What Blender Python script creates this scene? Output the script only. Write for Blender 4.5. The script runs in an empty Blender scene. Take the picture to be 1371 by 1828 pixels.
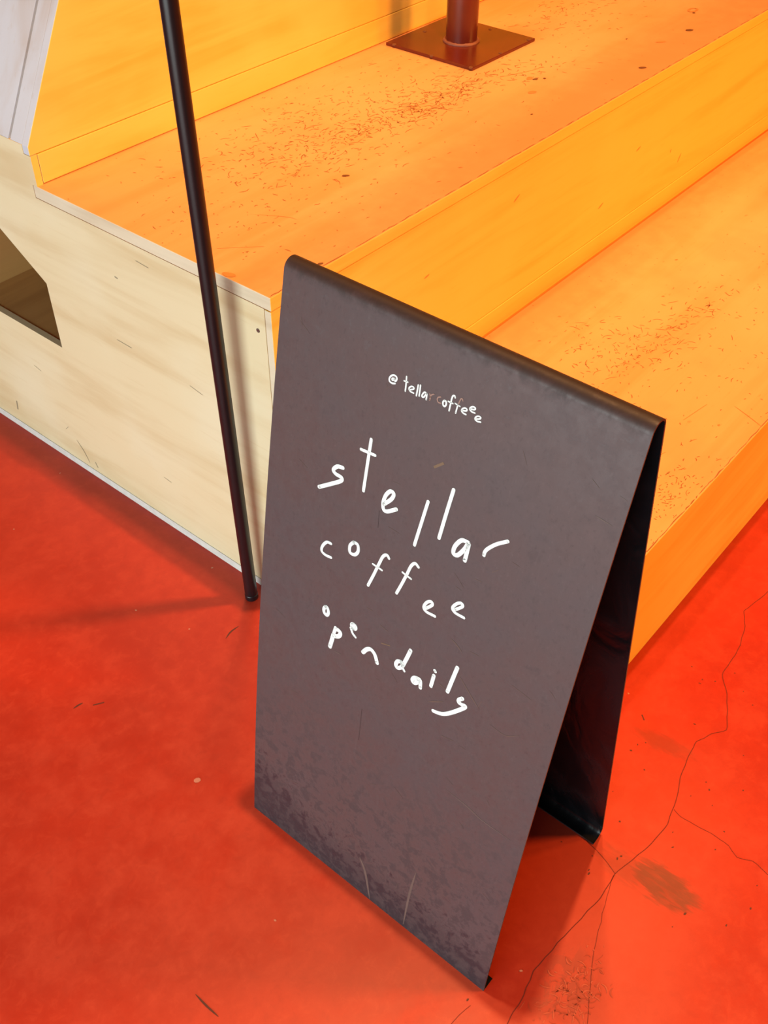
import bpy, bmesh, math, random
from mathutils import Vector, Matrix
random.seed(7)
SC = bpy.context.scene
COL = SC.collection

# ------------------------------------------------------------------ camera, world, lights, exposure
cam_d = bpy.data.cameras.new('camera'); cam = bpy.data.objects.new('camera', cam_d); COL.objects.link(cam)
RIGHT = Vector((0.63964043, -0.76865572, 0.00533909)); UP = Vector((0.52185369, 0.43934187, 0.73119591)); FWD = Vector((0.5643836, 0.46491624, -0.68214664))
cam.matrix_world = Matrix(((RIGHT.x, UP.x, -FWD.x, -0.88336), (RIGHT.y, UP.y, -FWD.y, -0.93916), (RIGHT.z, UP.z, -FWD.z, 1.43243), (0, 0, 0, 1)))
cam_d.sensor_fit = 'VERTICAL'; cam_d.sensor_height = 24.0; cam_d.lens = 24.0 * 1857.68 / 1828.0
cam_d.clip_start = 0.01
SC.camera = cam

w = bpy.data.worlds.new('room_ambience'); SC.world = w; w.use_nodes = True
bg = w.node_tree.nodes['Background']; bg.inputs[0].default_value = (1.0, 0.62, 0.40, 1); bg.inputs[1].default_value = 0.05

def area(name, loc, target, size, power, color, sy=None):
    l = bpy.data.lights.new(name, 'AREA'); o = bpy.data.objects.new(name, l); COL.objects.link(o)
    l.energy = power; l.color = color; l.size = size
    if sy: l.shape = 'RECTANGLE'; l.size_y = sy
    o.location = loc
    o.rotation_euler = (Vector(target) - Vector(loc)).to_track_quat('-Z', 'Y').to_euler()
    return o
area('window_light', (-3.3, -0.4, 0.80), (0, 0.15, 0.5), 2.8, 140, (0.80, 0.97, 0.96), 1.0)
area('orange_lamp', (2.2, -3.2, 2.6), (0.5, 0.0, 0.4), 0.6, 140, (1.0, 0.41, 0.07))
area('orange_lamp', (3.0, -2.85, 2.8), (0.6, 0.0, 0.4), 0.4, 58, (1.0, 0.41, 0.07))
sl = bpy.data.lights.new('ceiling_spot', 'SPOT'); so = bpy.data.objects.new('ceiling_spot', sl); COL.objects.link(so)
sl.energy = 560; sl.color = (1.0, 0.50, 0.19); sl.shadow_soft_size = 0.05; sl.spot_size = math.radians(46); sl.spot_blend = 1.0
so.location = (0.44, -0.38, 4.7); so.rotation_euler = (Vector((0.50, -0.45, 0.0)) - Vector(so.location)).to_track_quat('-Z', 'Y').to_euler()
area('ceiling_spot', (0.55, 0.60, 8.5), (0.3, -0.1, 0.0), 0.25, 250, (1.0, 0.50, 0.19))

SC.view_settings.view_transform = 'Standard'; SC.view_settings.look = 'None'
SC.view_settings.gamma = 1.0; SC.view_settings.use_curve_mapping = False
SC.view_settings.exposure = 0.0

# ------------------------------------------------------------------ materials
class NT:
    def __init__(s, name):
        s.m = bpy.data.materials.new(name); s.m.use_nodes = True
        s.t = s.m.node_tree; s.b = s.t.nodes['Principled BSDF']
    def n(s, typ, **kw):
        nd = s.t.nodes.new(typ)
        for k, v in kw.items(): setattr(nd, k, v)
        return nd
    def ln(s, a, b): s.t.links.new(a, b)
    def math(s, op, a, b=None, c=None, clamp=False):
        nd = s.n('ShaderNodeMath', operation=op, use_clamp=clamp)
        for i, x in enumerate((a, b, c)):
            if x is None: continue
            if isinstance(x, (int, float)): nd.inputs[i].default_value = x
            else: s.ln(x, nd.inputs[i])
        return nd.outputs[0]
    def obj(s, scale=(1, 1, 1), rot=(0, 0, 0), loc=(0, 0, 0)):
        tc = s.n('ShaderNodeTexCoord'); mp = s.n('ShaderNodeMapping')
        mp.inputs['Scale'].default_value = scale; mp.inputs['Rotation'].default_value = rot; mp.inputs['Location'].default_value = loc
        s.ln(tc.outputs['Object'], mp.inputs[0]); return mp.outputs[0]
    def noise(s, vec, scale, detail=4, rough=0.55, dist=0.0):
        nd = s.n('ShaderNodeTexNoise'); s.ln(vec, nd.inputs['Vector'])
        nd.inputs['Scale'].default_value = scale; nd.inputs['Detail'].default_value = detail
        nd.inputs['Roughness'].default_value = rough; nd.inputs['Distortion'].default_value = dist
        return nd.outputs['Fac']
    def ramp(s, fac, lo, hi, a=0.0, b=1.0):
        nd = s.n('ShaderNodeMapRange', interpolation_type='SMOOTHSTEP'); s.ln(fac, nd.inputs[0])
        for i, x in zip((1, 2, 3, 4), (lo, hi, a, b)): nd.inputs[i].default_value = x
        return nd.outputs[0]
    def mix(s, fac, a, b):
        nd = s.n('ShaderNodeMix', data_type='RGBA')
        if isinstance(fac, (int, float)): nd.inputs[0].default_value = fac
        else: s.ln(fac, nd.inputs[0])
        for i, x in ((6, a), (7, b)):
            if isinstance(x, tuple): nd.inputs[i].default_value = (*x, 1)
            else: s.ln(x, nd.inputs[i])
        return nd.outputs[2]
    def blob(s, vec, c, rx, ry, ang, edge, nz=None, amp=0.0):
        """1 inside a soft ellipse on the ground plan, ragged by a noise"""
        sp = s.n('ShaderNodeSeparateXYZ'); s.ln(vec, sp.inputs[0])
        x = s.math('SUBTRACT', sp.outputs[0], c[0]); y = s.math('SUBTRACT', sp.outputs[1], c[1])
        ca, sa = math.cos(ang), math.sin(ang)
        u = s.math('DIVIDE', s.math('ADD', s.math('MULTIPLY', x, ca), s.math('MULTIPLY', y, sa)), rx)
        v = s.math('DIVIDE', s.math('SUBTRACT', s.math('MULTIPLY', y, ca), s.math('MULTIPLY', x, sa)), ry)
        d = s.math('SQRT', s.math('ADD', s.math('MULTIPLY', u, u), s.math('MULTIPLY', v, v)))
        if nz is not None: d = s.math('ADD', d, s.math('MULTIPLY', s.math('SUBTRACT', nz, 0.5), amp))
        return s.ramp(d, 1.0 - edge, 1.0 + edge, 1.0, 0.0)
    def fin(s, col, rough, bump=None, bs=0.1, bd=0.002, metal=0.0, spec=None):
        if isinstance(col, tuple): s.b.inputs['Base Color'].default_value = (*col, 1)
        else: s.ln(col, s.b.inputs['Base Color'])
        if isinstance(rough, (int, float)): s.b.inputs['Roughness'].default_value = rough
        else: s.ln(rough, s.b.inputs['Roughness'])
        s.b.inputs['Metallic'].default_value = metal
        if spec is not None: s.b.inputs['Specular IOR Level'].default_value = spec
        if bump is not None:
            bn = s.n('ShaderNodeBump'); bn.inputs['Strength'].default_value = bs; bn.inputs['Distance'].default_value = bd
            s.ln(bump, bn.inputs['Height']); s.ln(bn.outputs[0], s.b.inputs['Normal'])
        return s.m

def plain(name, col, rough=0.5, metal=0.0, spec=None):
    t = NT(name); n = t.noise(t.obj(), 60, 3)
    return t.fin(t.mix(t.ramp(n, 0.3, 0.7), col, tuple(c * 0.88 for c in col)), rough, metal=metal, spec=spec)

def plywood(name, base, dark, pale, grain, rough=0.5, kx=1.0, spec=0.4, overlay=None):
    """grain: axis along which the veneer figure runs"""
    t = NT(name)
    st = [14, 14, 14]; st['xyz'.index(grain)] = 1.4
    fs = [90, 90, 90]; fs['xyz'.index(grain)] = 6
    big = t.noise(t.obj(tuple(st)), 1.0 * kx, 5, 0.6, 0.6)
    fine = t.noise(t.obj(tuple(fs)), 1.6, 3, 0.6)
    blot = t.noise(t.obj((2.4, 2.4, 2.4), loc=(3, 1, 2)), 1.6, 3, 0.5)
    c = t.mix(t.ramp(big, 0.42, 0.72), base, dark)
    c = t.mix(t.math('MULTIPLY', t.ramp(blot, 0.45, 0.7), 0.6), c, pale)
    c = t.mix(t.math('MULTIPLY', t.ramp(fine, 0.58, 0.78), 0.35), c, dark)
    if overlay: c = overlay(t, c)
    rg = t.ramp(blot, 0.3, 0.7, rough - 0.06, rough + 0.1)
    return t.fin(c, rg, fine, 0.06, 0.001, spec=spec)

def tread_band_wear(t, c):
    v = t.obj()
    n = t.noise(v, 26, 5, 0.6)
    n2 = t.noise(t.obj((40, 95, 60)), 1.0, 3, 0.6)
    band_tone = (0.68, 0.27, 0.10)
    c = t.mix(t.math('MULTIPLY', t.blob(v, (0.95, 0.02), 0.95, 0.11, 0.03, 0.7, n, 0.9), 0.75), c, band_tone)  # darker orange-brown band along the front edge
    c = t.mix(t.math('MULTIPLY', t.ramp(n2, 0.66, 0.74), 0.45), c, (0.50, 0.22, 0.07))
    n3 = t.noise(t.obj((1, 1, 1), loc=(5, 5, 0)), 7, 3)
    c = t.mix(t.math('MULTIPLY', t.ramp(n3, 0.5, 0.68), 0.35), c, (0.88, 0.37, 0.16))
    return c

M = {}
M['tread'] = plywood('lamp_tinted_plywood_tread', (0.90, 0.46, 0.20), (0.85, 0.39, 0.15), (0.92, 0.51, 0.245), 'x', 0.52, spec=0.25, overlay=tread_band_wear)  # orange lamplight partly put into the wood colour, treads and risers alike
M['riser'] = plywood('lamp_tinted_plywood_riser', (0.93, 0.68, 0.15), (0.88, 0.55, 0.09), (0.95, 0.72, 0.18), 'x', 0.46, spec=0.3)  # same wood as the end wall, tinted with the lamp's orange
M['end'] = plywood('pale_plywood', (0.76, 0.63, 0.40), (0.66, 0.50, 0.28), (0.78, 0.68, 0.48), 'y', 0.5)
M['ply_edge'] = plywood('plywood_edge', (0.74, 0.62, 0.45), (0.60, 0.48, 0.33), (0.78, 0.69, 0.54), 'y', 0.55)
M['white'] = plywood('glare_white_plywood', (0.56, 0.56, 0.62), (0.50, 0.43, 0.41), (0.60, 0.62, 0.71), 'z', 0.45)  # bluish window glare on the slanted boards, put into their colour
M['skirt'] = plain('white_skirting', (0.74, 0.70, 0.66), 0.5)
M['ledge'] = plain('orange_gap_strip', (0.80, 0.24, 0.03), 0.6)
M['inner'] = plywood('inner_plywood', (0.62, 0.33, 0.11), (0.50, 0.25, 0.08), (0.66, 0.37, 0.14), 'x', 0.6)
M['scuff'] = plain('scuff_brown', (0.42, 0.145, 0.038), 0.7)
M['spot'] = plain('burn_spot_brown', (0.20, 0.07, 0.02), 0.7)
M['spot_pale'] = plain('spot_amber', (0.68, 0.29, 0.08), 0.7)
M['grey_scuff'] = plain('grey_scuff', (0.30, 0.24, 0.16), 0.7)
M['screw'] = plain('dull_screw', (0.35, 0.30, 0.25), 0.35, 0.8)
M['crack'] = plain('crack_dark_red', (0.16, 0.014, 0.007), 0.8)
M['dash'] = plain('floor_scuff_brown', (0.10, 0.025, 0.016), 0.7)
M['curl_dark'] = plain('floor_curl_dark', (0.42, 0.050, 0.024), 0.6)
M['curl_pale'] = plain('floor_curl_pale', (0.57, 0.095, 0.05), 0.6)
M['chip'] = plain('floor_chip_pale', (0.62, 0.24, 0.17), 0.7)
M['letter'] = plain('white_paint', (0.86, 0.90, 0.88), 0.45)
M['faded'] = plain('rubbed_brown_paint', (0.34, 0.19, 0.15), 0.6)
M['scr0'] = plain('scratch_tan', (0.125, 0.078, 0.066), 0.6)
M['scr1'] = plain('scratch_rust', (0.108, 0.060, 0.048), 0.6)
M['scr2'] = plain('scratch_ochre', (0.17, 0.095, 0.05), 0.6)
M['scr3'] = plain('scratch_dark', (0.04, 0.018, 0.018), 0.6)
M['black'] = plain('black_steel', (0.008, 0.007, 0.009), 0.33, 0.0, 0.45)
M['wall'] = plain('warm_grey_wall', (0.45, 0.36, 0.30), 0.8)

t = NT('brown_patinated_steel')
v = t.obj()
n1 = t.noise(v, 9, 5, 0.6); n2 = t.noise(v, 55, 5, 0.68, 0.4); n3 = t.noise(t.obj((1, 140, 8)), 1.2, 3, 0.6)
c = t.mix(t.ramp(n1, 0.35, 0.7), (0.088, 0.052, 0.052), (0.080, 0.054, 0.057))
c = t.mix(t.math('MULTIPLY', t.ramp(n2, 0.55, 0.75), 0.45), c, (0.058, 0.034, 0.037))
c = t.mix(t.math('MULTIPLY', t.ramp(n3, 0.58, 0.8), 0.25), c, (0.115, 0.078, 0.078))
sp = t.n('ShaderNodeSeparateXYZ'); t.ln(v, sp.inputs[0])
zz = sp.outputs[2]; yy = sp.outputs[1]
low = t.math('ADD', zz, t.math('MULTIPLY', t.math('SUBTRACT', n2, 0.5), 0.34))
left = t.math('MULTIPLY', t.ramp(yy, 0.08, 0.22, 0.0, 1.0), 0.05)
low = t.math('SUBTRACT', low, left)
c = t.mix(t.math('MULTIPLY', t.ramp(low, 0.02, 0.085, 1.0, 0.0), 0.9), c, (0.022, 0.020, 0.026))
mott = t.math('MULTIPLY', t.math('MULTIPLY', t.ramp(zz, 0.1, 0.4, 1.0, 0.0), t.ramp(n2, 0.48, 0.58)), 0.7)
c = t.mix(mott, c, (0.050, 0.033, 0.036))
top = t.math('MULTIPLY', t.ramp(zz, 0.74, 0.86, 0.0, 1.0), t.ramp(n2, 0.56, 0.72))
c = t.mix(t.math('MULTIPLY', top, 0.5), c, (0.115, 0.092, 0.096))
nf = t.noise(t.obj((240, 240, 160)), 1.0, 3, 0.65)
c = t.mix(t.math('MULTIPLY', t.ramp(nf, 0.56, 0.72), 0.35), c, (0.05, 0.030, 0.032))
c = t.mix(t.math('MULTIPLY', t.ramp(nf, 0.44, 0.28), 0.25), c, (0.115, 0.080, 0.082))
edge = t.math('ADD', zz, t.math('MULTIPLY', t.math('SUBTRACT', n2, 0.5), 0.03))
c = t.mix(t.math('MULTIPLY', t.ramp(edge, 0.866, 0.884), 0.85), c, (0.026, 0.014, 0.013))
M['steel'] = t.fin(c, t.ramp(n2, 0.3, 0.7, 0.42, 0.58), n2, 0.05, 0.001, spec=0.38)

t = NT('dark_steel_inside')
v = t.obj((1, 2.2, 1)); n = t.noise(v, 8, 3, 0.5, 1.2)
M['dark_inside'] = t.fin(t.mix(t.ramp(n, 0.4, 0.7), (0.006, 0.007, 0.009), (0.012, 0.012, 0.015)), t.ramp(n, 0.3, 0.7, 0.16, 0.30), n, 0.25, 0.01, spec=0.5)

t = NT('red_oxide_paint')
v = t.obj(); n1 = t.noise(v, 12, 4); n2 = t.noise(v, 160, 2)
c = t.mix(t.ramp(n1, 0.35, 0.7), (0.15, 0.020, 0.010), (0.115, 0.016, 0.009))
c = t.mix(t.math('MULTIPLY', t.ramp(n2, 0.68, 0.74), 0.5), c, (0.12, 0.03, 0.015))
M['red_oxide'] = t.fin(c, 0.27, n1, 0.03, 0.002)
M['weld'] = plain('weld_bead', (0.30, 0.10, 0.06), 0.55)

t = NT('red_painted_concrete')
v = t.obj()
n1 = t.noise(v, 3.2, 6, 0.62); n2 = t.noise(v, 14, 6, 0.65); n3 = t.noise(v, 70, 4, 0.6); n4 = t.noise(t.obj((1, 1.6, 1), (0, 0, 0.7)), 30, 6, 0.72, 0.8)
c = t.mix(t.ramp(n1, 0.36, 0.66), (0.50, 0.037, 0.017), (0.43, 0.028, 0.013))
c = t.mix(t.math('MULTIPLY', t.ramp(n2, 0.45, 0.7), 0.5), c, (0.56, 0.050, 0.023))
c = t.mix(t.math('MULTIPLY', t.ramp(n3, 0.58, 0.72), 0.25), c, (0.38, 0.026, 0.013))
n5 = t.noise(v, 45, 6, 0.72, 0.5)
c = t.mix(t.math('MULTIPLY', t.ramp(n5, 0.5, 0.66), 0.35), c, (0.40, 0.027, 0.013))
c = t.mix(t.math('MULTIPLY', t.ramp(n5, 0.5, 0.34), 0.30), c, (0.58, 0.060, 0.028))
c = t.mix(t.math('MULTIPLY', t.ramp(n2, 0.62, 0.76), 0.18), c, (0.32, 0.022, 0.012))
# worn salmon patch in front of the sign and the grey-brown scrape beside it
c = t.mix(t.math('MULTIPLY', t.blob(v, (-0.215, -0.80), 0.16, 0.085, 0.35, 0.6, n2, 1.4), 0.3), c, (0.58, 0.085, 0.045))
c = t.mix(t.math('MULTIPLY', t.blob(v, (-0.02, -0.72), 0.2, 0.13, 0.2, 0.7, n2, 1.6), 0.35), c, (0.62, 0.095, 0.045))
c = t.mix(t.math('MULTIPLY', t.math('MULTIPLY', t.blob(v, (-0.265, -0.755), 0.06, 0.035, 0.2, 0.5, n2, 0.6), t.ramp(n4, 0.48, 0.54)), 0.45), c, (0.30, 0.05, 0.03))
ns = t.noise(t.obj((150, 28, 1)), 1.0, 4, 0.6, 0.3)
st = t.math('MULTIPLY', t.blob(v, (-0.050, -0.790), 0.050, 0.027, 1.50, 0.22, ns, 1.5), t.ramp(ns, 0.30, 0.55, 0.45, 0.8))
c = t.mix(st, c, (0.200, 0.058, 0.030))
c = t.mix(t.math('MULTIPLY', t.blob(v, (-0.062, -0.730), 0.040, 0.020, 1.50, 0.5, ns, 2.2), 0.35), c, (0.22, 0.05, 0.026))
c = t.mix(t.math('MULTIPLY', t.blob(v, (0.170, -0.665), 0.045, 0.014, 1.7, 0.5, ns, 2.0), 0.45), c, (0.26, 0.05, 0.027))
M['floor'] = t.fin(c, t.ramp(n2, 0.3, 0.7, 0.30, 0.45), n2, 0.04, 0.003, spec=0.35)

# ------------------------------------------------------------------ chart data: brush strokes on the board (height along the leaf, y), floor cracks
LETTERS = [('handle', [('@', 0, [(0.00196, [(0.8187, -0.4004), (0.8175, -0.3969), (0.8183, -0.3935), (0.8213, -0.3927), (0.8249, -0.3945), (0.8269, -0.3979), (0.8264, -0.4009), (0.824, -0.4018), (0.8214, -0.4007), (0.8217, -0.3994), (0.8236, -0.3988)]), (0.00159, [(0.8232, -0.3989), (0.8233, -0.3969), (0.8217, -0.3958), (0.8208, -0.3969), (0.8222, -0.3987)])]), ('t', 0, [(0.00185, [(0.8318, -0.4131), (0.8241, -0.4139), (0.8161, -0.4143)]), (0.00167, [(0.8262, -0.411), (0.8267, -0.4156)])]), ('e', 0, [(0.00166, [(0.8195, -0.4191), (0.8227, -0.424), (0.8244, -0.4232), (0.824, -0.4206), (0.8214, -0.4183), (0.8193, -0.4189), (0.8182, -0.4212), (0.8183, -0.4246)])]), ('l', 0, [(0.00184, [(0.829, -0.4286), (0.817, -0.4284)])]), ('l', 0, [(0.00184, [(0.8299, -0.4313), (0.8181, -0.4317)])]), ('a', 0, [(0.00183, [(0.8242, -0.44), (0.8249, -0.4376), (0.8222, -0.4356), (0.8192, -0.4351), (0.8192, -0.4372), (0.8234, -0.4395), (0.8243, -0.4404), (0.8214, -0.4406), (0.818, -0.4406)])]), ('r', 1, [(0.00155, [(0.8256, -0.4439), (0.8229, -0.445), (0.8192, -0.4449)]), (0.00137, [(0.8225, -0.4447), (0.8258, -0.4462), (0.8274, -0.4486)])]), ('c', 1, [(0.00136, [(0.8281, -0.4569), (0.8264, -0.4542), (0.8238, -0.4534), (0.8214, -0.4552), (0.8216, -0.4582)])]), ('o', 0, [(0.0019, [(0.8264, -0.4618), (0.8238, -0.4605), (0.8209, -0.4614), (0.8204, -0.4632), (0.8228, -0.4646), (0.8259, -0.4639), (0.8264, -0.4618)])]), ('f', 0, [(0.0018, [(0.8344, -0.4733), (0.836, -0.4723), (0.8352, -0.4705), (0.8319, -0.4697), (0.8236, -0.4694), (0.8182, -0.4692)]), (0.00162, [(0.8273, -0.4664), (0.8273, -0.472)])]), ('f', 2, [(0.00162, [(0.8287, -0.4778), (0.8235, -0.4774), (0.819, -0.477)]), (0.00144, [(0.8286, -0.4745), (0.828, -0.4804)])]), ('f', 1, [(0.00125, [(0.835, -0.4824), (0.8365, -0.4816), (0.8363, -0.4801), (0.8338, -0.4792), (0.8293, -0.4782)])]), ('e', 0, [(0.0017, [(0.8249, -0.4835), (0.8264, -0.4882), (0.8284, -0.4887), (0.8288, -0.4862), (0.8267, -0.4837), (0.8243, -0.4832), (0.8228, -0.4855), (0.8227, -0.4887)])]), ('e', 0, [(0.00169, [(0.8303, -0.4924), (0.832, -0.4972), (0.8338, -0.4976), (0.834, -0.4948), (0.8318, -0.4922), (0.8297, -0.4921), (0.8284, -0.4946), (0.8286, -0.4982)])]), ('e', 0, [(0.00169, [(0.823, -0.5004), (0.8253, -0.505), (0.8271, -0.5053), (0.8271, -0.5027), (0.8251, -0.5002), (0.8226, -0.4998), (0.8215, -0.5025), (0.8223, -0.5064)])])]), ('name', [('s', 0, [(0.00492, [(0.6911, -0.348), (0.689, -0.3403), (0.682, -0.3351), (0.6787, -0.3392), (0.678, -0.3478), (0.6734, -0.3474), (0.6633, -0.335), (0.6498, -0.3174)])]), ('t', 0, [(0.00416, [(0.7433, -0.381), (0.7111, -0.3805), (0.6771, -0.38)]), (0.00374, [(0.7255, -0.3695), (0.7273, -0.3888)])]), ('e', 0, [(0.00475, [(0.675, -0.4098), (0.686, -0.4183), (0.6939, -0.4204), (0.6949, -0.4157), (0.6873, -0.4106), (0.6764, -0.4084), (0.6683, -0.4102), (0.6683, -0.4155), (0.6771, -0.4266)])]), ('l', 0, [(0.00409, [(0.7072, -0.4645), (0.679, -0.4611), (0.6462, -0.4571)])]), ('l', 0, [(0.00437, [(0.7363, -0.4919), (0.7046, -0.4887), (0.6716, -0.4857)])]), ('a', 0, [(0.00497, [(0.6858, -0.5209), (0.684, -0.5129), (0.673, -0.5067), (0.6635, -0.5062), (0.664, -0.5117), (0.675, -0.518), (0.6852, -0.5217), (0.6746, -0.5218), (0.6625, -0.5214)])]), ('r', 0, [(0.00411, [(0.7118, -0.5644), (0.7021, -0.5533), (0.6923, -0.5453), (0.6863, -0.5422), (0.6813, -0.5418)])])]), ('coffee', [('c', 0, [(0.00388, [(0.5833, -0.3435), (0.5819, -0.3372), (0.5734, -0.3317), (0.5656, -0.3308), (0.5629, -0.3368), (0.564, -0.3457)])]), ('o', 0, [(0.0044, [(0.604, -0.3761), (0.5962, -0.3714), (0.5873, -0.3726), (0.5878, -0.3795), (0.595, -0.3837), (0.6034, -0.382), (0.604, -0.3761)])]), ('f', 0, [(0.00393, [(0.6104, -0.427), (0.6129, -0.4238), (0.6085, -0.419), (0.5956, -0.415), (0.5756, -0.4095), (0.5573, -0.404)]), (0.0027, [(0.5902, -0.4066), (0.5892, -0.4201)])]), ('f', 0, [(0.00385, [(0.6216, -0.4669), (0.6237, -0.462), (0.6171, -0.4574), (0.6035, -0.4539), (0.5852, -0.4488), (0.5705, -0.4443)]), (0.00264, [(0.6027, -0.4478), (0.6008, -0.4602)])]), ('e', 0, [(0.00386, [(0.5745, -0.4862), (0.5838, -0.493), (0.5871, -0.4908), (0.5827, -0.4856), (0.5742, -0.4828), (0.5702, -0.4869), (0.571, -0.4987)])]), ('e', 0, [(0.00377, [(0.5953, -0.5221), (0.605, -0.5301), (0.6081, -0.5277), (0.6041, -0.5226), (0.5958, -0.5185), (0.5916, -0.5226), (0.5918, -0.5345)])])]), ('open', [('o', 0, [(0.00488, [(0.4876, -0.3457), (0.4827, -0.3435), (0.4773, -0.3445), (0.4756, -0.3485), (0.4799, -0.3508), (0.485, -0.35), (0.4878, -0.3479), (0.4876, -0.3457)])]), ('p', 0, [(0.00491, [(0.4653, -0.3645), (0.4515, -0.3621)]), (0.00608, [(0.4515, -0.3621), (0.442, -0.3607), (0.4299, -0.3587)]), (0.00601, [(0.4635, -0.3655), (0.4641, -0.3696), (0.4615, -0.3727), (0.4555, -0.3706), (0.4515, -0.3649)])]), ('e', 0, [(0.0116, [(0.4851, -0.3911), (0.485, -0.3915)]), (0.00358, [(0.48, -0.3872), (0.4738, -0.3911), (0.4708, -0.3958)])]), ('n', 0, [(0.00574, [(0.4554, -0.4098), (0.4635, -0.4147), (0.4674, -0.4204), (0.4648, -0.4262), (0.4596, -0.4296), (0.4534, -0.4322)])]), ('d', 0, [(0.00535, [(0.4784, -0.4658), (0.4761, -0.4609), (0.4695, -0.4589), (0.4662, -0.4619), (0.4707, -0.467), (0.4761, -0.4683), (0.4784, -0.4658)]), (0.00529, [(0.5036, -0.4758), (0.4905, -0.4728), (0.4741, -0.4686)]), (0.00351, [(0.4724, -0.4678), (0.468, -0.4719)])]), ('a', 0, [(0.00607, [(0.4698, -0.4911), (0.4672, -0.4869), (0.4622, -0.4853), (0.4604, -0.4882), (0.4649, -0.4924), (0.4694, -0.4937)]), (0.00496, [(0.4699, -0.4906), (0.4696, -0.4956), (0.4589, -0.4973)])]), ('i', 0, [(0.00489, [(0.4894, -0.5122), (0.48, -0.5115), (0.4714, -0.5108)]), (0.00413, [(0.4972, -0.512), (0.4961, -0.5131)])]), ('l', 0, [(0.00516, [(0.5211, -0.5396), (0.5002, -0.5365), (0.479, -0.5335)])]), ('y', 0, [(0.00526, [(0.483, -0.5539), (0.4778, -0.55), (0.4741, -0.5507), (0.4742, -0.5561), (0.4749, -0.5594), (0.4704, -0.5578), (0.4539, -0.5451), (0.4442, -0.5358), (0.4398, -0.5285), (0.4373, -0.5202)])])])]
MARKS = [(0, 0.00091, [(0.7865, -0.6449), (0.7858, -0.6527), (0.7848, -0.6633)]), (0, 0.00154, [(0.328, -0.5558), (0.3246, -0.5896), (0.3191, -0.6135), (0.3194, -0.6565)]), (0, 0.00447, [(0.0791, -0.4454), (0.0546, -0.4579), (0.0023, -0.4711)]), (0, 0.00361, [(0.138, -0.5386), (0.082, -0.5346), (0.0058, -0.5329)]), (1, 0.0019, [(0.5545, -0.5243), (0.5508, -0.5327), (0.5453, -0.5413)]), (1, 0.00177, [(0.5108, -0.5452), (0.4998, -0.557), (0.4896, -0.5686), (0.4834, -0.5765)]), (1, 0.00144, [(0.4824, -0.521), (0.4806, -0.5293)]), (1, 0.0022, [(0.446, -0.511), (0.4528, -0.5201), (0.4604, -0.5309)]), (1, 0.00124, [(0.4857, -0.5751), (0.4965, -0.5778)]), (0, 0.00112, [(0.4272, -0.3647), (0.4281, -0.3717), (0.4293, -0.3777)]), (2, 0.00411, [(0.7495, -0.4639), (0.7597, -0.4745)]), (3, 0.00081, [(0.6635, -0.4046), (0.6411, -0.4062)]), (0, 0.00067, [(0.817, -0.6618), (0.8159, -0.6687)]), (1, 0.00112, [(0.4715, -0.5941), (0.4702, -0.6154), (0.4831, -0.6316)]), (1, 0.00119, [(0.4081, -0.537), (0.4123, -0.5542)]), (3, 0.00096, [(0.3634, -0.4192), (0.3065, -0.4202)]), (1, 0.00102, [(0.6476, -0.5374), (0.6482, -0.5456)]), (1, 0.001, [(0.6669, -0.5553), (0.6737, -0.5619)]), (1, 0.0008, [(0.5433, -0.6077), (0.5395, -0.6337)]), (1, 0.00135, [(0.5118, -0.4284), (0.5097, -0.4409)]), (1, 0.0012, [(0.5247, -0.4065), (0.525, -0.4152)]), (2, 0.00197, [(0.4867, -0.4338), (0.4912, -0.4471)])]
CRACKS = [[(0.5967, -0.6517), (0.5222, -0.6389), (0.4896, -0.6567), (0.4442, -0.6697), (0.4022, -0.673), (0.3676, -0.6741), (0.3558, -0.6789), (0.3287, -0.7006), (0.2982, -0.7166), (0.2606, -0.7331), (0.2375, -0.7175), (0.2075, -0.7056), (0.168, -0.7101), (0.1277, -0.7186), (0.1059, -0.7272), (0.0852, -0.7334), (0.0435, -0.7424), (0.0124, -0.7404), (-0.0184, -0.7366), (-0.0793, -0.7225), (-0.1253, -0.7255), (-0.1696, -0.7208), (-0.2076, -0.716), (-0.276, -0.7099), (-0.3112, -0.7181), (-0.3518, -0.7216), (-0.3732, -0.7257)], [(-0.0572, -0.653), (-0.0643, -0.6819), (-0.0713, -0.7044), (-0.0793, -0.7225)], [(-0.0819, -0.7221), (-0.1051, -0.7283), (-0.169, -0.7482), (-0.2, -0.7597), (-0.2304, -0.7739), (-0.2847, -0.8019), (-0.3025, -0.8103)], [(0.0721, -0.7376), (0.0674, -0.7516), (0.0685, -0.7663), (0.0694, -0.7837), (0.0718, -0.8012), (0.0699, -0.8307), (0.0603, -0.849), (0.0697, -0.8687), (0.0638, -0.8962)], [(-0.3679, -0.6709), (-0.3874, -0.6667), (-0.41, -0.6652)]]
DASHES = [[(-0.4043, 0.1263), (-0.3946, 0.1254), (-0.3868, 0.1233)], [(-0.3789, 0.1067), (-0.3631, 0.0968)], [(-0.5937, -0.3778), (-0.5946, -0.3996), (-0.5941, -0.4227)], [(-0.1344, 0.0413), (-0.1176, 0.0457), (-0.0993, 0.0444)], [(0.1975, -0.6107), (0.1899, -0.6193)]]
CHIPS = [(-0.1933, 0.2148), (-0.1609, 0.1075), (-0.3657, -0.1345), (-0.4511, -0.3882), (-0.2862, -0.6965), (0.2217, -0.5712), (-0.0292, 0.1873), (-0.208, 0.5645), (-0.0444, 0.6328)]
DOTS = [(-0.068, -0.8306), (-0.0008, -0.8993), (-0.1042, -0.6927), (-0.3644, -0.6636)]

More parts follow.
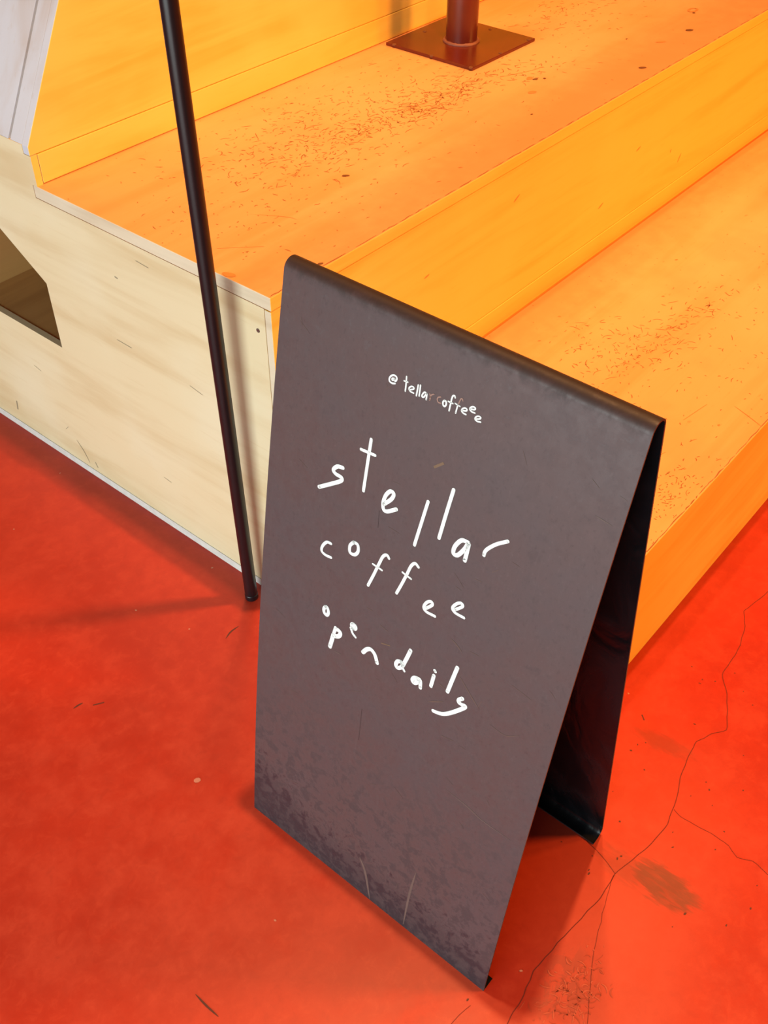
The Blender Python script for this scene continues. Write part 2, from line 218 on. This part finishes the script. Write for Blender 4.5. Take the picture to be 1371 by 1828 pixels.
# ------------------------------------------------------------------ mesh helpers
def link(name, bm, mats, parent=None, org=(0, 0, 0), smooth=None, bevel=0.0):
    me = bpy.data.meshes.new(name)
    if org != (0, 0, 0): bmesh.ops.translate(bm, verts=bm.verts, vec=-Vector(org))
    bmesh.ops.recalc_face_normals(bm, faces=bm.faces)
    bm.to_mesh(me); bm.free()
    for m in (mats if isinstance(mats, (list, tuple)) else [mats]): me.materials.append(m)
    o = bpy.data.objects.new(name, me); COL.objects.link(o)
    if parent: o.parent = parent
    else: o.location = org
    if smooth: me.shade_smooth()
    if bevel:
        md = o.modifiers.new('worn_edge', 'BEVEL'); md.width = bevel; md.segments = 2; md.limit_method = 'ANGLE'; md.angle_limit = 0.6
    return o
def thing(name, label, cat, loc=(0, 0, 0), group=None):
    o = bpy.data.objects.new(name, None); COL.objects.link(o); o.location = loc; o.empty_display_size = 0.1
    o['label'] = label; o['category'] = cat
    if group: o['group'] = group
    return o
def box(x0, x1, y0, y1, z0, z1, bm=None):
    bm = bm or bmesh.new()
    vs = [bm.verts.new(p) for p in ((x0, y0, z0), (x1, y0, z0), (x1, y1, z0), (x0, y1, z0), (x0, y0, z1), (x1, y0, z1), (x1, y1, z1), (x0, y1, z1))]
    for f in ((0, 3, 2, 1), (4, 5, 6, 7), (0, 1, 5, 4), (1, 2, 6, 5), (2, 3, 7, 6), (3, 0, 4, 7)): bm.faces.new([vs[i] for i in f])
    return bm
def prism(pts, vec, holes=()):
    """planar outline (with optional holes) pushed along vec"""
    bm = bmesh.new(); es = []
    for loop in (pts, *holes):
        vs = [bm.verts.new(p) for p in loop]
        es += [bm.edges.new((vs[i], vs[(i + 1) % len(vs)])) for i in range(len(vs))]
    bmesh.ops.triangle_fill(bm, use_beauty=True, use_dissolve=False, edges=es)
    r = bmesh.ops.extrude_face_region(bm, geom=bm.faces[:])
    bmesh.ops.translate(bm, verts=[g for g in r['geom'] if isinstance(g, bmesh.types.BMVert)], vec=vec)
    return bm
def end_grain(o):
    """faces that look out of the bench's end show bare plywood edge (second slot)"""
    for p in o.data.polygons:
        if p.normal.x < -0.5: p.material_index = 1
def smooth_curve(pts, n=6):
    if len(pts) < 3: return [Vector(p) for p in pts]
    P = [Vector(p) for p in pts]; out = []
    for i in range(len(P) - 1):
        a = P[i - 1] if i else P[i] * 2 - P[i + 1]; b = P[i]; c = P[i + 1]; d = P[i + 2] if i + 2 < len(P) else P[i + 1] * 2 - P[i]
        for k in range(n):
            u = k / n
            out.append(0.5 * ((2 * b) + (c - a) * u + (2 * a - 5 * b + 4 * c - d) * u * u + (3 * b - a - 3 * c + d) * u ** 3))
    out.append(P[-1]); return out
def ribbon(bm, pts, width, place, caps=True, n=6, taper=False):
    """a flat brush stroke in a 2-D chart; place(u, v) gives the 3-D point"""
    C = smooth_curve(pts, n); h = width / 2; L = []; N = len(C)
    for i, p in enumerate(C):
        d = (C[min(i + 1, N - 1)] - C[max(i - 1, 0)])
        d = d.normalized() if d.length > 1e-9 else Vector((1, 0))
        q = Vector((-d.y, d.x)); k = h
        if taper: k = h * max(0.15, math.sin(math.pi * (i + 0.3) / (N - 0.4)) ** 0.6)
        L.append((bm.verts.new(place(*(p + q * k))), bm.verts.new(place(*(p - q * k)))))
    for a, b in zip(L, L[1:]):
        try: bm.faces.new((a[0], b[0], b[1], a[1]))
        except ValueError: pass
    if caps:
        for p in (C[0], C[-1]):
            vs = [bm.verts.new(place(p.x + h * math.cos(a * math.pi / 6), p.y + h * math.sin(a * math.pi / 6))) for a in range(12)]
            bm.faces.new(vs)
def disc(bm, c, rx, ry, ang, place, n=12, jag=0.0):
    vs = []
    for i in range(n):
        a = 2 * math.pi * i / n; k = 1 + random.uniform(-jag, jag)
        x, y = rx * k * math.cos(a), ry * k * math.sin(a)
        vs.append(bm.verts.new(place(c[0] + x * math.cos(ang) - y * math.sin(ang), c[1] + x * math.sin(ang) + y * math.cos(ang))))
    bm.faces.new(vs)
def tube(bm, p0, p1, r, n=32, z_caps=True):
    p0, p1 = Vector(p0), Vector(p1); q = (p1 - p0).to_track_quat('Z', 'Y')
    A, B = [], []
    for i in range(n):
        e = q @ Vector((r * math.cos(2 * math.pi * i / n), r * math.sin(2 * math.pi * i / n), 0))
        A.append(bm.verts.new(p0 + e)); B.append(bm.verts.new(p1 + e))
    for i in range(n): bm.faces.new((A[i], A[(i + 1) % n], B[(i + 1) % n], B[i]))
    if z_caps: bm.faces.new(A[::-1]); bm.faces.new(B)
def flat_normals_on_caps(o, ang=0.6):
    o.data.set_sharp_from_angle(angle=ang)

# ------------------------------------------------------------------ floor
fl = link('floor', box(-5, 6, -5, 5, -0.08, 0.0), M['floor']); fl['kind'] = 'structure'
for k, cr in enumerate(CRACKS):
    bm = bmesh.new(); pts = []
    for a, b in zip(cr, cr[1:]):
        a, b = Vector(a), Vector(b); pts.append(a)
        m = max(1, int((b - a).length / 0.012))
        for i in range(1, m):
            pts.append(a.lerp(b, i / m) + Vector((random.uniform(-1, 1), random.uniform(-1, 1))) * 0.0012)
    pts.append(Vector(cr[-1]))
    ribbon(bm, pts, (0.0011, 0.0007, 0.0006, 0.0007, 0.0007)[k], lambda u, v: (u, v, 0.0004), caps=False, n=2)
    link('crack', bm, M['crack'], fl)
bm = bmesh.new()
for d_ in DASHES: ribbon(bm, d_, 0.0028, lambda u, v: (u, v, 0.0004), caps=False, taper=True)
for d_ in DOTS: disc(bm, d_, 0.0025, 0.0015, random.random() * 3, lambda u, v: (u, v, 0.0004), 8, 0.3)
for i in range(40):
    disc(bm, (random.uniform(-0.1, 0.5), random.uniform(-0.9, -0.62)), random.uniform(.0008, .0022), random.uniform(.0006, .0014), random.random() * 3, lambda u, v: (u, v, 0.0004), 7, 0.3)
o = link('scuff_marks', bm, M['dash'], fl); o['kind'] = 'stuff'
for nm, mt, num in (('scuff_marks', 'curl_dark', 70), ('paint_chips', 'curl_pale', 80)):
    bm = bmesh.new()
    for i in range(num):
        p = Vector((random.gauss(-0.268, 0.035), random.gauss(-0.768, 0.018))); a = random.uniform(0, 6.28); k = random.uniform(-2.5, 2.5); pts = []
        l_ = random.uniform(0.003, 0.016)
        for j in range(5): pts.append(p.copy()); p = p + Vector((math.cos(a), math.sin(a))) * l_ / 4; a += k / 4
        ribbon(bm, pts, random.uniform(0.0007, 0.0022), lambda u, v: (u, v, 0.0004 if mt == 'curl_dark' else 0.0005), caps=False, n=2, taper=True)
    o = link(nm, bm, M[mt], fl); o['kind'] = 'stuff'
bm = bmesh.new()
for i, d_ in enumerate(CHIPS): disc(bm, d_, 0.0022 + (i == 2) * 0.003, 0.0016 + (i == 2) * 0.0025, random.random() * 3, lambda u, v: (u, v, 0.0005), 8, 0.3)
o = link('paint_chips', bm, M['chip'], fl); o['kind'] = 'stuff'

# walls beyond the frame
for nm, b in (('wall_back', (-5, 6, 4.9, 5.0, 0.0, 5.6)), ('wall_right', (5.9, 6.0, -5, 4.9, 0.0, 5.6))):
    o = link(nm, box(*b), M['wall']); o['kind'] = 'structure'

# ------------------------------------------------------------------ the stepped plywood bench
XE = 4.6                                   # far end of the bench, well outside the frame
Z1, Z2, Z3 = 0.3144, 0.650, 0.985
TH = 0.0225                                # tread board thickness
YF, YB = -0.541, 0.535
bench = thing('stepped_bench', 'orange-lit plywood stepped seating with a pale plywood end wall', 'bench')
def board(name, bm, main, edge='ply_edge', bevel=0.0012):
    o = link(name, bm, [M[main], M[edge], M['riser']], bench, bevel=bevel); end_grain(o)
    for p in o.data.polygons:
        if p.normal.y < -0.5: p.material_index = 2 if main == 'tread' else 0
    return o
tread1 = board('tread', box(0, XE, YF, -0.010, Z1 - TH, Z1), 'tread')
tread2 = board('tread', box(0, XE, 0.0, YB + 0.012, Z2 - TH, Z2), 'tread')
tread3 = board('tread', box(0.151, XE, YB, 1.09, Z3 - TH, Z3), 'tread')
board('riser', box(0, XE, YF + 0.0015, YF + 0.014, 0.0, Z1 - TH - 0.0004), 'riser')
board('riser', box(0, XE, 0.0008, 0.014, 0.3530, Z2 - TH - 0.0018), 'riser')
board('kick_board', box(0, XE, 0.0, 0.013, Z1 - TH, 0.3517), 'riser')
board('gap_strip', box(0, XE, -0.010, 0.0, Z1 - TH, Z1 - 0.006), 'ledge', bevel=0)
board('kick_board', box(0.0135, XE, YB, YB + 0.018, Z2 + 0.0012, 0.7008), 'riser')
XS = lambda z: 0.5634 * (z - 0.717)         # slanted end of the top tier
zt = Z3 - TH
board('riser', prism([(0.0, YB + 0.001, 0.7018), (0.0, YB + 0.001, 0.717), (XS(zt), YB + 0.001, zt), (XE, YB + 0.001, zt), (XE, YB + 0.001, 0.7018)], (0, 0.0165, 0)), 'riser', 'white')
def slant(y0, y1, off, th, mat, name):
    """a board lying on the slanted end of the top tier"""
    n = Vector((-0.8712, 0, 0.4909)); a = Vector((0, 0, 0.717)); b = Vector((XS(Z3), 0, Z3))
    a, b = a + n * off, b + n * off
    P = [a, b, b - n * th, a - n * th]
    return link(name, prism([(p.x, y0, p.z) for p in P], (0, y1 - y0, 0)), M[mat], bench, bevel=0.001)
link('back_wall_panel', box(0.16, XE, 1.0912, 1.103, 0.0, Z3), M['inner'], bench)
link('back_wall_panel', box(0.0, 0.1595, 1.0912, 1.103, 0.0, 0.7165), M['inner'], bench)
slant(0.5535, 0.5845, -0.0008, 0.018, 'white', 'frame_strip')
slant(0.5850, 0.5885, -0.004, 0.014, 'ply_edge', 'joint_filler')
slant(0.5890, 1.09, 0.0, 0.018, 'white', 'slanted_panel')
# end wall with its house-shaped opening
zs, zc = 0.0175, Z2 - TH
out = [(YF + 0.0145, zs), (1.09, zs), (1.09, 0.7165), (0.5528, 0.7165), (0.5528, 0.7014), (YB, 0.7014), (YB, Z2), (YB + 0.0125, Z2), (YB + 0.0125, zc - 0.0006), (0.0145, zc - 0.0006), (0.0145, Z1 - TH - 0.0006), (YF + 0.0145, Z1 - TH - 0.0006)]
hole = [(0.5795, Z1), (1.005, Z1), (1.005, 0.452), (0.792, 0.5875), (0.5795, 0.452)]
ep = link('end_panel', prism([(0.0, y, z) for y, z in out], (0.0125, 0, 0), [[(0.0, y, z) for y, z in hole]]), [M['end'], M['riser']], bench)
for p in ep.data.polygons:
    if p.normal.y < -0.5 and p.center.z > Z2: p.material_index = 1
link('skirting', box(-0.0012, 0.0115, YF + 0.0145, 1.09, 0.0, 0.0170), M['skirt'], bench)
cub = link('cubby', box(0.0125, 0.62, 0.56, 1.02, Z1 - 0.022, Z1 - 0.001), M['inner'], bench)
link('back_board', box(0.0125, 0.62, 0.868, 0.884, Z1 - 0.001, 0.60), M['inner'], cub)
link('end_board', box(0.60, 0.616, 0.56, 0.868, Z1 - 0.001, 0.60), M['inner'], cub)
link('side_board', box(0.0125, 0.62, 0.548, 0.56, Z1 - 0.022, 0.60), M['inner'], cub)
bm = bmesh.new(); tube(bm, (-0.0006, 0.0303, 0.584), (0.004, 0.0303, 0.584), 0.0036, 16)
s_ = link('screw', bm, M['screw'], bench)
bm = bmesh.new(); ribbon(bm, [(-0.0021, 0), (0.0021, 0)], 0.0009, lambda u, v: (-0.0008, 0.0303 + u, 0.584 + v), caps=False); link('screw_slot', bm, M['crack'], s_)
# marks on the end wall
bm = bmesh.new()
for pts, wd in (([(0.6106, 0.0745), (0.5931, 0.0539), (0.5805, 0.029)], 0.0024), ([(0.6417, 0.0865), (0.6300, 0.0990)], 0.0013), ([(0.5600, 0.0420), (0.5540, 0.0300)], 0.003), ([(0.3944, 0.4122), (0.3558, 0.4115)], 0.0016),
                ([(0.365, 0.547), (0.358, 0.546)], 0.003), ([(0.815, 0.075), (0.820, 0.05)], 0.005), ([(0.30, 0.60), (0.27, 0.598)], 0.0014), ([(0.21, 0.40), (0.18, 0.395)], 0.0012), ([(0.33, 0.13), (0.31, 0.128)], 0.0013), ([(0.7, 0.22), (0.68, 0.215)], 0.0013)):
    ribbon(bm, pts, wd, lambda u, v: (-0.0004, u, v), caps=False, taper=True)
o = link('scuff_marks', bm, M['grey_scuff'], ep); o['kind'] = 'stuff'

def scuffs(tread, z, clusters, singles, xr, yr):
    bm = bmesh.new(); put = lambda u, v: (u, v, z + 0.00035)
    for (cx, cy, sx, sy, num, big) in clusters:
        for i in range(num):
            x, y = random.gauss(cx, sx), random.gauss(cy, sy)
            if not (xr[0] < x < xr[1] and yr[0] < y < yr[1]): continue
            a = random.uniform(0, math.pi) if random.random() < 0.5 else random.gauss(-0.1, 0.5)
            ln_ = random.uniform(0.004, 0.012 if random.random() < 0.8 else 0.030) * big; k = random.uniform(-1.6, 1.6)
            pts = []; p = Vector((x, y))
            for j in range(4):
                pts.append(p.copy()); p = p + Vector((math.cos(a), math.sin(a))) * ln_ / 3; a += k / 3
            if any(not (xr[0] < q.x < xr[1] and yr[0] < q.y < yr[1]) for q in pts): continue
            ribbon(bm, pts, random.uniform(0.0007, 0.0016), put, caps=False, n=2, taper=True)
    for i in range(singles):
        disc(bm, (random.uniform(*xr), random.uniform(*yr)), random.uniform(.0006, .0018), random.uniform(.0005, .001), random.random() * 3, put, 6, 0.3)
    o = link('scuff_marks', bm, M['scuff'], tread); o['kind'] = 'stuff'
scuffs(tread2, Z2, [(0.56, 0.27, 0.14, 0.035, 330, 1.0), (0.52, 0.37, 0.17, 0.06, 330, 0.8), (0.70, 0.245, 0.06, 0.02, 110, 1.3), (0.36, 0.30, 0.08, 0.07, 170, 0.8), (0.82, 0.26, 0.07, 0.03, 130, 1.3), (0.98, 0.19, 0.07, 0.03, 60, 1.2), (0.15, 0.2, 0.09, 0.1, 90, 0.5), (1.32, 0.33, 0.12, 0.05, 160, 1.2), (0.45, 0.22, 0.2, 0.1, 90, 0.8)], 150, (0.004, 1.9), (0.004, 0.53))
scuffs(tread1, Z1, [(0.66, -0.22, 0.07, 0.05, 150, 1.0), (0.75, -0.28, 0.08, 0.03, 80, 1.0), (0.92, -0.29, 0.08, 0.03, 60, 1.2), (0.36, -0.5, 0.05, 0.02, 120, 0.6), (0.7, -0.4, 0.3, 0.1, 130, 0.7)], 190, (0.1, 1.6), (YF + 0.004, -0.014))
bm = bmesh.new(); put = lambda u, v: (u, v, Z2 + 0.0006)
for (x, y), rx, ry, a in (((0.3606, 0.1747), 0.0068, 0.0034, -0.75), ((1.1243, 0.0402), 0.0085, 0.0055, -0.6), ((1.3897, 0.0732), 0.0095, 0.006, -0.6), ((0.1172, 0.0104), 0.0045, 0.0026, -0.5), ((0.157, 0.3155), 0.0018, 0.0018, 0), ((0.93, 0.172), 0.006, 0.0035, -0.5), ((0.945, 0.160), 0.004, 0.003, 0.5), ((0.0895, 0.036), 0.002, 0.0014, 0), ((1.25, 0.15), 0.003, 0.002, 0), ((0.78, 0.08), 0.003, 0.002, 0), ((1.50, 0.12), 0.004, 0.003, 0.3)):
    disc(bm, (x, y), rx, ry, a, put, 12, 0.12)
o = link('burn_spots', bm, M['spot'], tread2); o['kind'] = 'stuff'
bm = bmesh.new()
for (x, y), rx, ry, a in (((1.2828, 0.0849), 0.012, 0.005, -0.6), ((0.8691, 0.1389), 0.010, 0.006, -0.4), ((0.9259, 0.1835), 0.009, 0.006, 0.3), ((0.0075, 0.0905), 0.006, 0.011, 0.25)):
    disc(bm, (x, y), rx, ry, a, lambda u, v: (u, v, Z2 + 0.0005), 12, 0.15)
ribbon(bm, [(1.5172 + 0.015 * math.cos(a / 8 * 6.283), 0.1314 + 0.008 * math.sin(a / 8 * 6.283)) for a in range(9)], 0.005, lambda u, v: (u, v, Z2 + 0.0005), caps=False)
for pts, wd in (([(0.885, 0.235), (0.96, 0.205), (1.0, 0.198)], 0.0012), ([(0.05, 0.16), (0.10, 0.11)], 0.0008), ([(0.16, 0.2), (0.19, 0.15), (0.195, 0.13)], 0.0007), ([(0.30, 0.235), (0.34, 0.255)], 0.001)):
    ribbon(bm, pts, wd, lambda u, v: (u, v, Z2 + 0.0004), caps=False, taper=True)
o = link('spill_stains', bm, M['spot_pale'], tread2); o['kind'] = 'stuff'
bm = bmesh.new()
for pts, wd in (([(0.5585, -0.4264), (0.6263, -0.4368)], 0.0013), ([(0.6533, -0.4764), (0.642, -0.508), (0.6299, -0.538)], 0.0013), ([(0.44, -0.44), (0.46, -0.445)], 0.001)):
    ribbon(bm, pts, wd, lambda u, v: (u, v, Z1 + 0.0005), caps=False, taper=True)
for c_ in ((0.585, -0.48), (0.43, -0.36), (0.9, -0.2), (1.05, -0.15), (0.7, -0.08), (0.52, -0.022)): disc(bm, c_, 0.003, 0.002, random.random() * 3, lambda u, v: (u, v, Z1 + 0.0005), 8, 0.3)
o = link('deep_scratches', bm, M['spot_pale'], tread1); o['kind'] = 'stuff'
# chipped arrises of the treads
for td, y0, z0, xa in ((tread2, 0.0015, Z2, 0.0), (tread1, YF + 0.0015, Z1, 0.0)):
    bm = bmesh.new(); x = xa + 0.004
    while x < 2.4:
        l_ = random.uniform(0.008, 0.05); pts = []
        for j in range(4): pts.append((x + l_ * j / 3, y0 + random.uniform(0.0002, 0.0022)))
        ribbon(bm, pts, random.uniform(0.0010, 0.0024), lambda u, v: (u, max(v, y0 - 0.0004), z0 + 0.0004), caps=False, n=2, taper=True)
        x += l_ * random.uniform(0.85, 1.5)
    o = link('edge_chips', bm, M['scuff'], td); o['kind'] = 'stuff'
# knocks on the risers
bm = bmesh.new()
for x, z, l_, a in ((0.62, 0.56, 0.02, 0.5), (1.30, 0.40, 0.022, 1.0), (1.25, 0.44, 0.008, 1.1), (0.95, 0.42, 0.02, 0.4), (1.08, 0.50, 0.018, 0.3), (0.36, 0.52, 0.014, 0.2)):
    ribbon(bm, [(x, z), (x + l_ * 0.5 * math.cos(a), z + l_ * 0.5 * math.sin(a)), (x + l_ * math.cos(a), z + l_ * math.sin(a))], 0.0028, lambda u, v: (u, 0.0004, v), caps=False, taper=True)
o = link('riser_knocks', bm, M['spot_pale'], [c for c in bench.children if c.name.startswith('riser.001')][0]); o['kind'] = 'stuff'

# ------------------------------------------------------------------ black pole beside the end wall
PB = Vector((-0.0339, 0.0766, 0.0)); PD = Vector((-0.015, 0.002, 1.04)) / 1.04
pole = thing('black_pole', 'thin black steel pole standing on the red floor against the pale plywood end wall', 'pole', tuple(PB))
bm = bmesh.new(); tube(bm, PB + PD * 0.012, PB + PD * 2.6, 0.0116, 40)
o = link('shaft', bm, M['black'], pole, tuple(PB), smooth=True); flat_normals_on_caps(o)
bm = bmesh.new(); tube(bm, PB, PB + PD * 0.013, 0.0123, 40)
o = link('foot_cap', bm, M['black'], pole, tuple(PB), smooth=True, bevel=0.002); flat_normals_on_caps(o)

# ------------------------------------------------------------------ red oxide post on its base plate
PX, PY, PZ = 0.9962, 0.4064, Z2
post = thing('red_post', 'round red-brown steel post bolted by a square plate to the upper tread', 'post', (PX, PY, PZ))
o = link('base_plate', box(PX - 0.1135, PX + 0.1135, PY - 0.1135, PY + 0.1135, PZ + 0.0003, PZ + 0.0065), M['red_oxide'], post, (PX, PY, PZ), bevel=0.001)
bp = o
bm = bmesh.new(); tube(bm, (0.9948, 0.4048, PZ + 0.006), (0.9948, 0.4048, 2.6), 0.0335, 56)
o = link('tube', bm, M['red_oxide'], post, (PX, PY, PZ), smooth=True); flat_normals_on_caps(o)
bm = bmesh.new(); NB = 48
for i in range(NB):
    pass
rings = []
for i in range(NB):
    a = 2 * math.pi * i / NB; k = random.uniform(0.85, 1.2); ring = []
    for j in range(6):
        b = 2 * math.pi * j / 6
        r = 0.0345 + 0.0045 * k * math.cos(b); ring.append(bm.verts.new((0.9948 + r * math.cos(a), 0.4048 + r * math.sin(a), PZ + 0.0072 + 0.0045 * k * math.sin(b))))
    rings.append(ring)
for i in range(NB):
    A, B = rings[i], rings[(i + 1) % NB]
    for j in range(6): bm.faces.new((A[j], B[j], B[(j + 1) % 6], A[(j + 1) % 6]))
link('weld_bead', bm, M['weld'], post, (PX, PY, PZ), smooth=True)
for dx in (-1, 0, 1):
    for dy in (-1, 0, 1):
        if dx == dy == 0: continue
        bm = bmesh.new(); cx, cy = 0.988 + dx * 0.104, 0.398 + dy * 0.1
        tube(bm, (cx, cy, PZ + 0.004), (cx, cy, PZ + 0.0075), 0.0042, 14)
        link('bolt', bm, M['spot'], bp, (PX, PY, PZ), bevel=0.0008)

# ------------------------------------------------------------------ folded steel sandwich board
X0, D_, H_, Y0, Y1 = -0.3415, 0.308, 0.9486, -0.2374, -0.673
AL = math.atan2(D_ / 2, H_); R_ = 0.0125; BUL = 0.010; T_ = 0.0022
LEAF = math.hypot(D_ / 2, H_) - R_ / math.tan(AL)
ORG = (X0 + D_ / 2, (Y0 + Y1) / 2, 0.0)
sign = thing('sandwich_board', 'brown steel folded sandwich board with white handwritten lettering, standing on red floor', 'sign', ORG)
def leaf_pt(s, off=0.0):
    u = s / LEAF; b = 4 * BUL * u * (1 - u) + off
    return X0 + s * math.sin(AL) - b * math.cos(AL), s * math.cos(AL) + b * math.sin(AL)
cz, cx = H_ - R_ / math.sin(AL), X0 + D_ / 2
def arc(r, a): return cx + r * math.cos(a), cz + r * math.sin(a)
def sheet(name, outer, inner, mats, rad=0.0):
    """outer and inner profiles (x, z) swept across the board's width; inner face takes the dark slot"""
    bm = bmesh.new(); n = len(outer); ys = [Y0 + (Y1 - Y0) * i / 8 for i in range(9)]
    O = [[bm.verts.new((x, y, z)) for x, z in outer] for y in ys]; I = [[bm.verts.new((x, y, z)) for x, z in inner] for y in ys]
    for j in range(8):
        for i in range(n - 1):
            bm.faces.new((O[j][i], O[j][i + 1], O[j + 1][i + 1], O[j + 1][i]))
            bm.faces.new((I[j][i], I[j + 1][i], I[j + 1][i + 1], I[j][i + 1])).material_index = 1
        for i in (0, n - 1): bm.faces.new((O[j][i], O[j + 1][i], I[j + 1][i], I[j][i]))
    for j in (0, 8):
        for i in range(n - 1): bm.faces.new((O[j][i], O[j][i + 1], I[j][i + 1], I[j][i]))
    o = link(name, bm, mats, sign, ORG, smooth=True); o.data.set_sharp_from_angle(angle=0.7); return o
SS = [LEAF * i / 28 for i in range(29)]
AR = [math.pi - AL + (AL - math.pi / 2) * i / 12 for i in range(1, 13)]
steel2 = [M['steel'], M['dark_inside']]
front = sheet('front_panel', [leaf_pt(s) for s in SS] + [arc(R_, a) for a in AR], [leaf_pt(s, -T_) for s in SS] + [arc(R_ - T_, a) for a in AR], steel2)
XB = X0 + D_
def back_pt(s, off=0.0): return XB - s * math.sin(AL) - off * math.cos(AL), s * math.cos(AL) - off * math.sin(AL)
AB = [math.pi / 2 - (math.pi / 2 - AL) * i / 12 for i in range(13)]
rb = 0.016                                  # round bend at the foot of the rear leaf
tb = rb * math.tan((math.pi / 2 - AL) / 2 + 0.0)
ang0 = AL                                   # outward normal of the rear leaf, measured above horizontal
pcx, pcz = XB - (rb / math.tan((math.pi / 2 + AL) / 2 + 0.0)), rb
# find the bend centre so that the arc meets both the leaf and the floor line
pcx = XB - (rb * (1 + math.sin(AL)) / math.cos(AL)) if False else XB + (0.0 - rb * math.sin(AL) - rb) * 0 - rb / math.cos(AL) - rb * math.tan(AL)
FA = [AL - (AL + math.pi / 2) * i / 10 for i in range(11)]
foot_o = [(pcx + rb * math.cos(a), pcz + rb * math.sin(a)) for a in FA]; foot_i = [(pcx + (rb - T_) * math.cos(a), pcz + (rb - T_) * math.sin(a)) for a in FA]
SB = [LEAF - (LEAF - 0.014) * i / 20 for i in range(1, 20)]
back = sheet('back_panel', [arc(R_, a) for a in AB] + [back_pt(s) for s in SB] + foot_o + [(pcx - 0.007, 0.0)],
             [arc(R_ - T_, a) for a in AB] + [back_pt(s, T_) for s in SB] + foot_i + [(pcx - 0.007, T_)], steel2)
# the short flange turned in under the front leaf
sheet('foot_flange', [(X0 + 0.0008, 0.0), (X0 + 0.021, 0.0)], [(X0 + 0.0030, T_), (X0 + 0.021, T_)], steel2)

def on_board(s, y):
    x, z = leaf_pt(s, 0.00035); return (x, y, z)
for word, letters in LETTERS:
    for ch, faded, strokes in letters:
        bm = bmesh.new()
        for wd, pts in strokes: ribbon(bm, pts, wd, on_board)
        o = link('painted_letter', bm, M['faded' if faded == 1 else 'letter'], front, ORG)
        if faded == 1: o['label'] = 'rubbed off brownish letter'
for k in range(4):
    bm = bmesh.new()
    for kind, wd, pts in MARKS:
        if kind == k: ribbon(bm, pts, wd, lambda s, y: (leaf_pt(s, 0.0002)[0], y, leaf_pt(s, 0.0002)[1]), caps=False, taper=True)
    if k == 1:
        for i in range(45):
            s, y = random.uniform(0.05, 0.85), random.uniform(-0.66, -0.25); a = random.gauss(1.2, 0.8); l_ = random.uniform(0.004, 0.02)
            ribbon(bm, [(s, y), (s + l_ * math.cos(a) * 0.5, y + l_ * math.sin(a) * 0.5), (s + l_ * math.cos(a), y + l_ * math.sin(a))], 0.0006, lambda s, y: (leaf_pt(s, 0.0002)[0], y, leaf_pt(s, 0.0002)[1]), caps=False, n=2, taper=True)
    o = link('scratches', bm, M['scr%d' % k], front, ORG); o['kind'] = 'stuff'
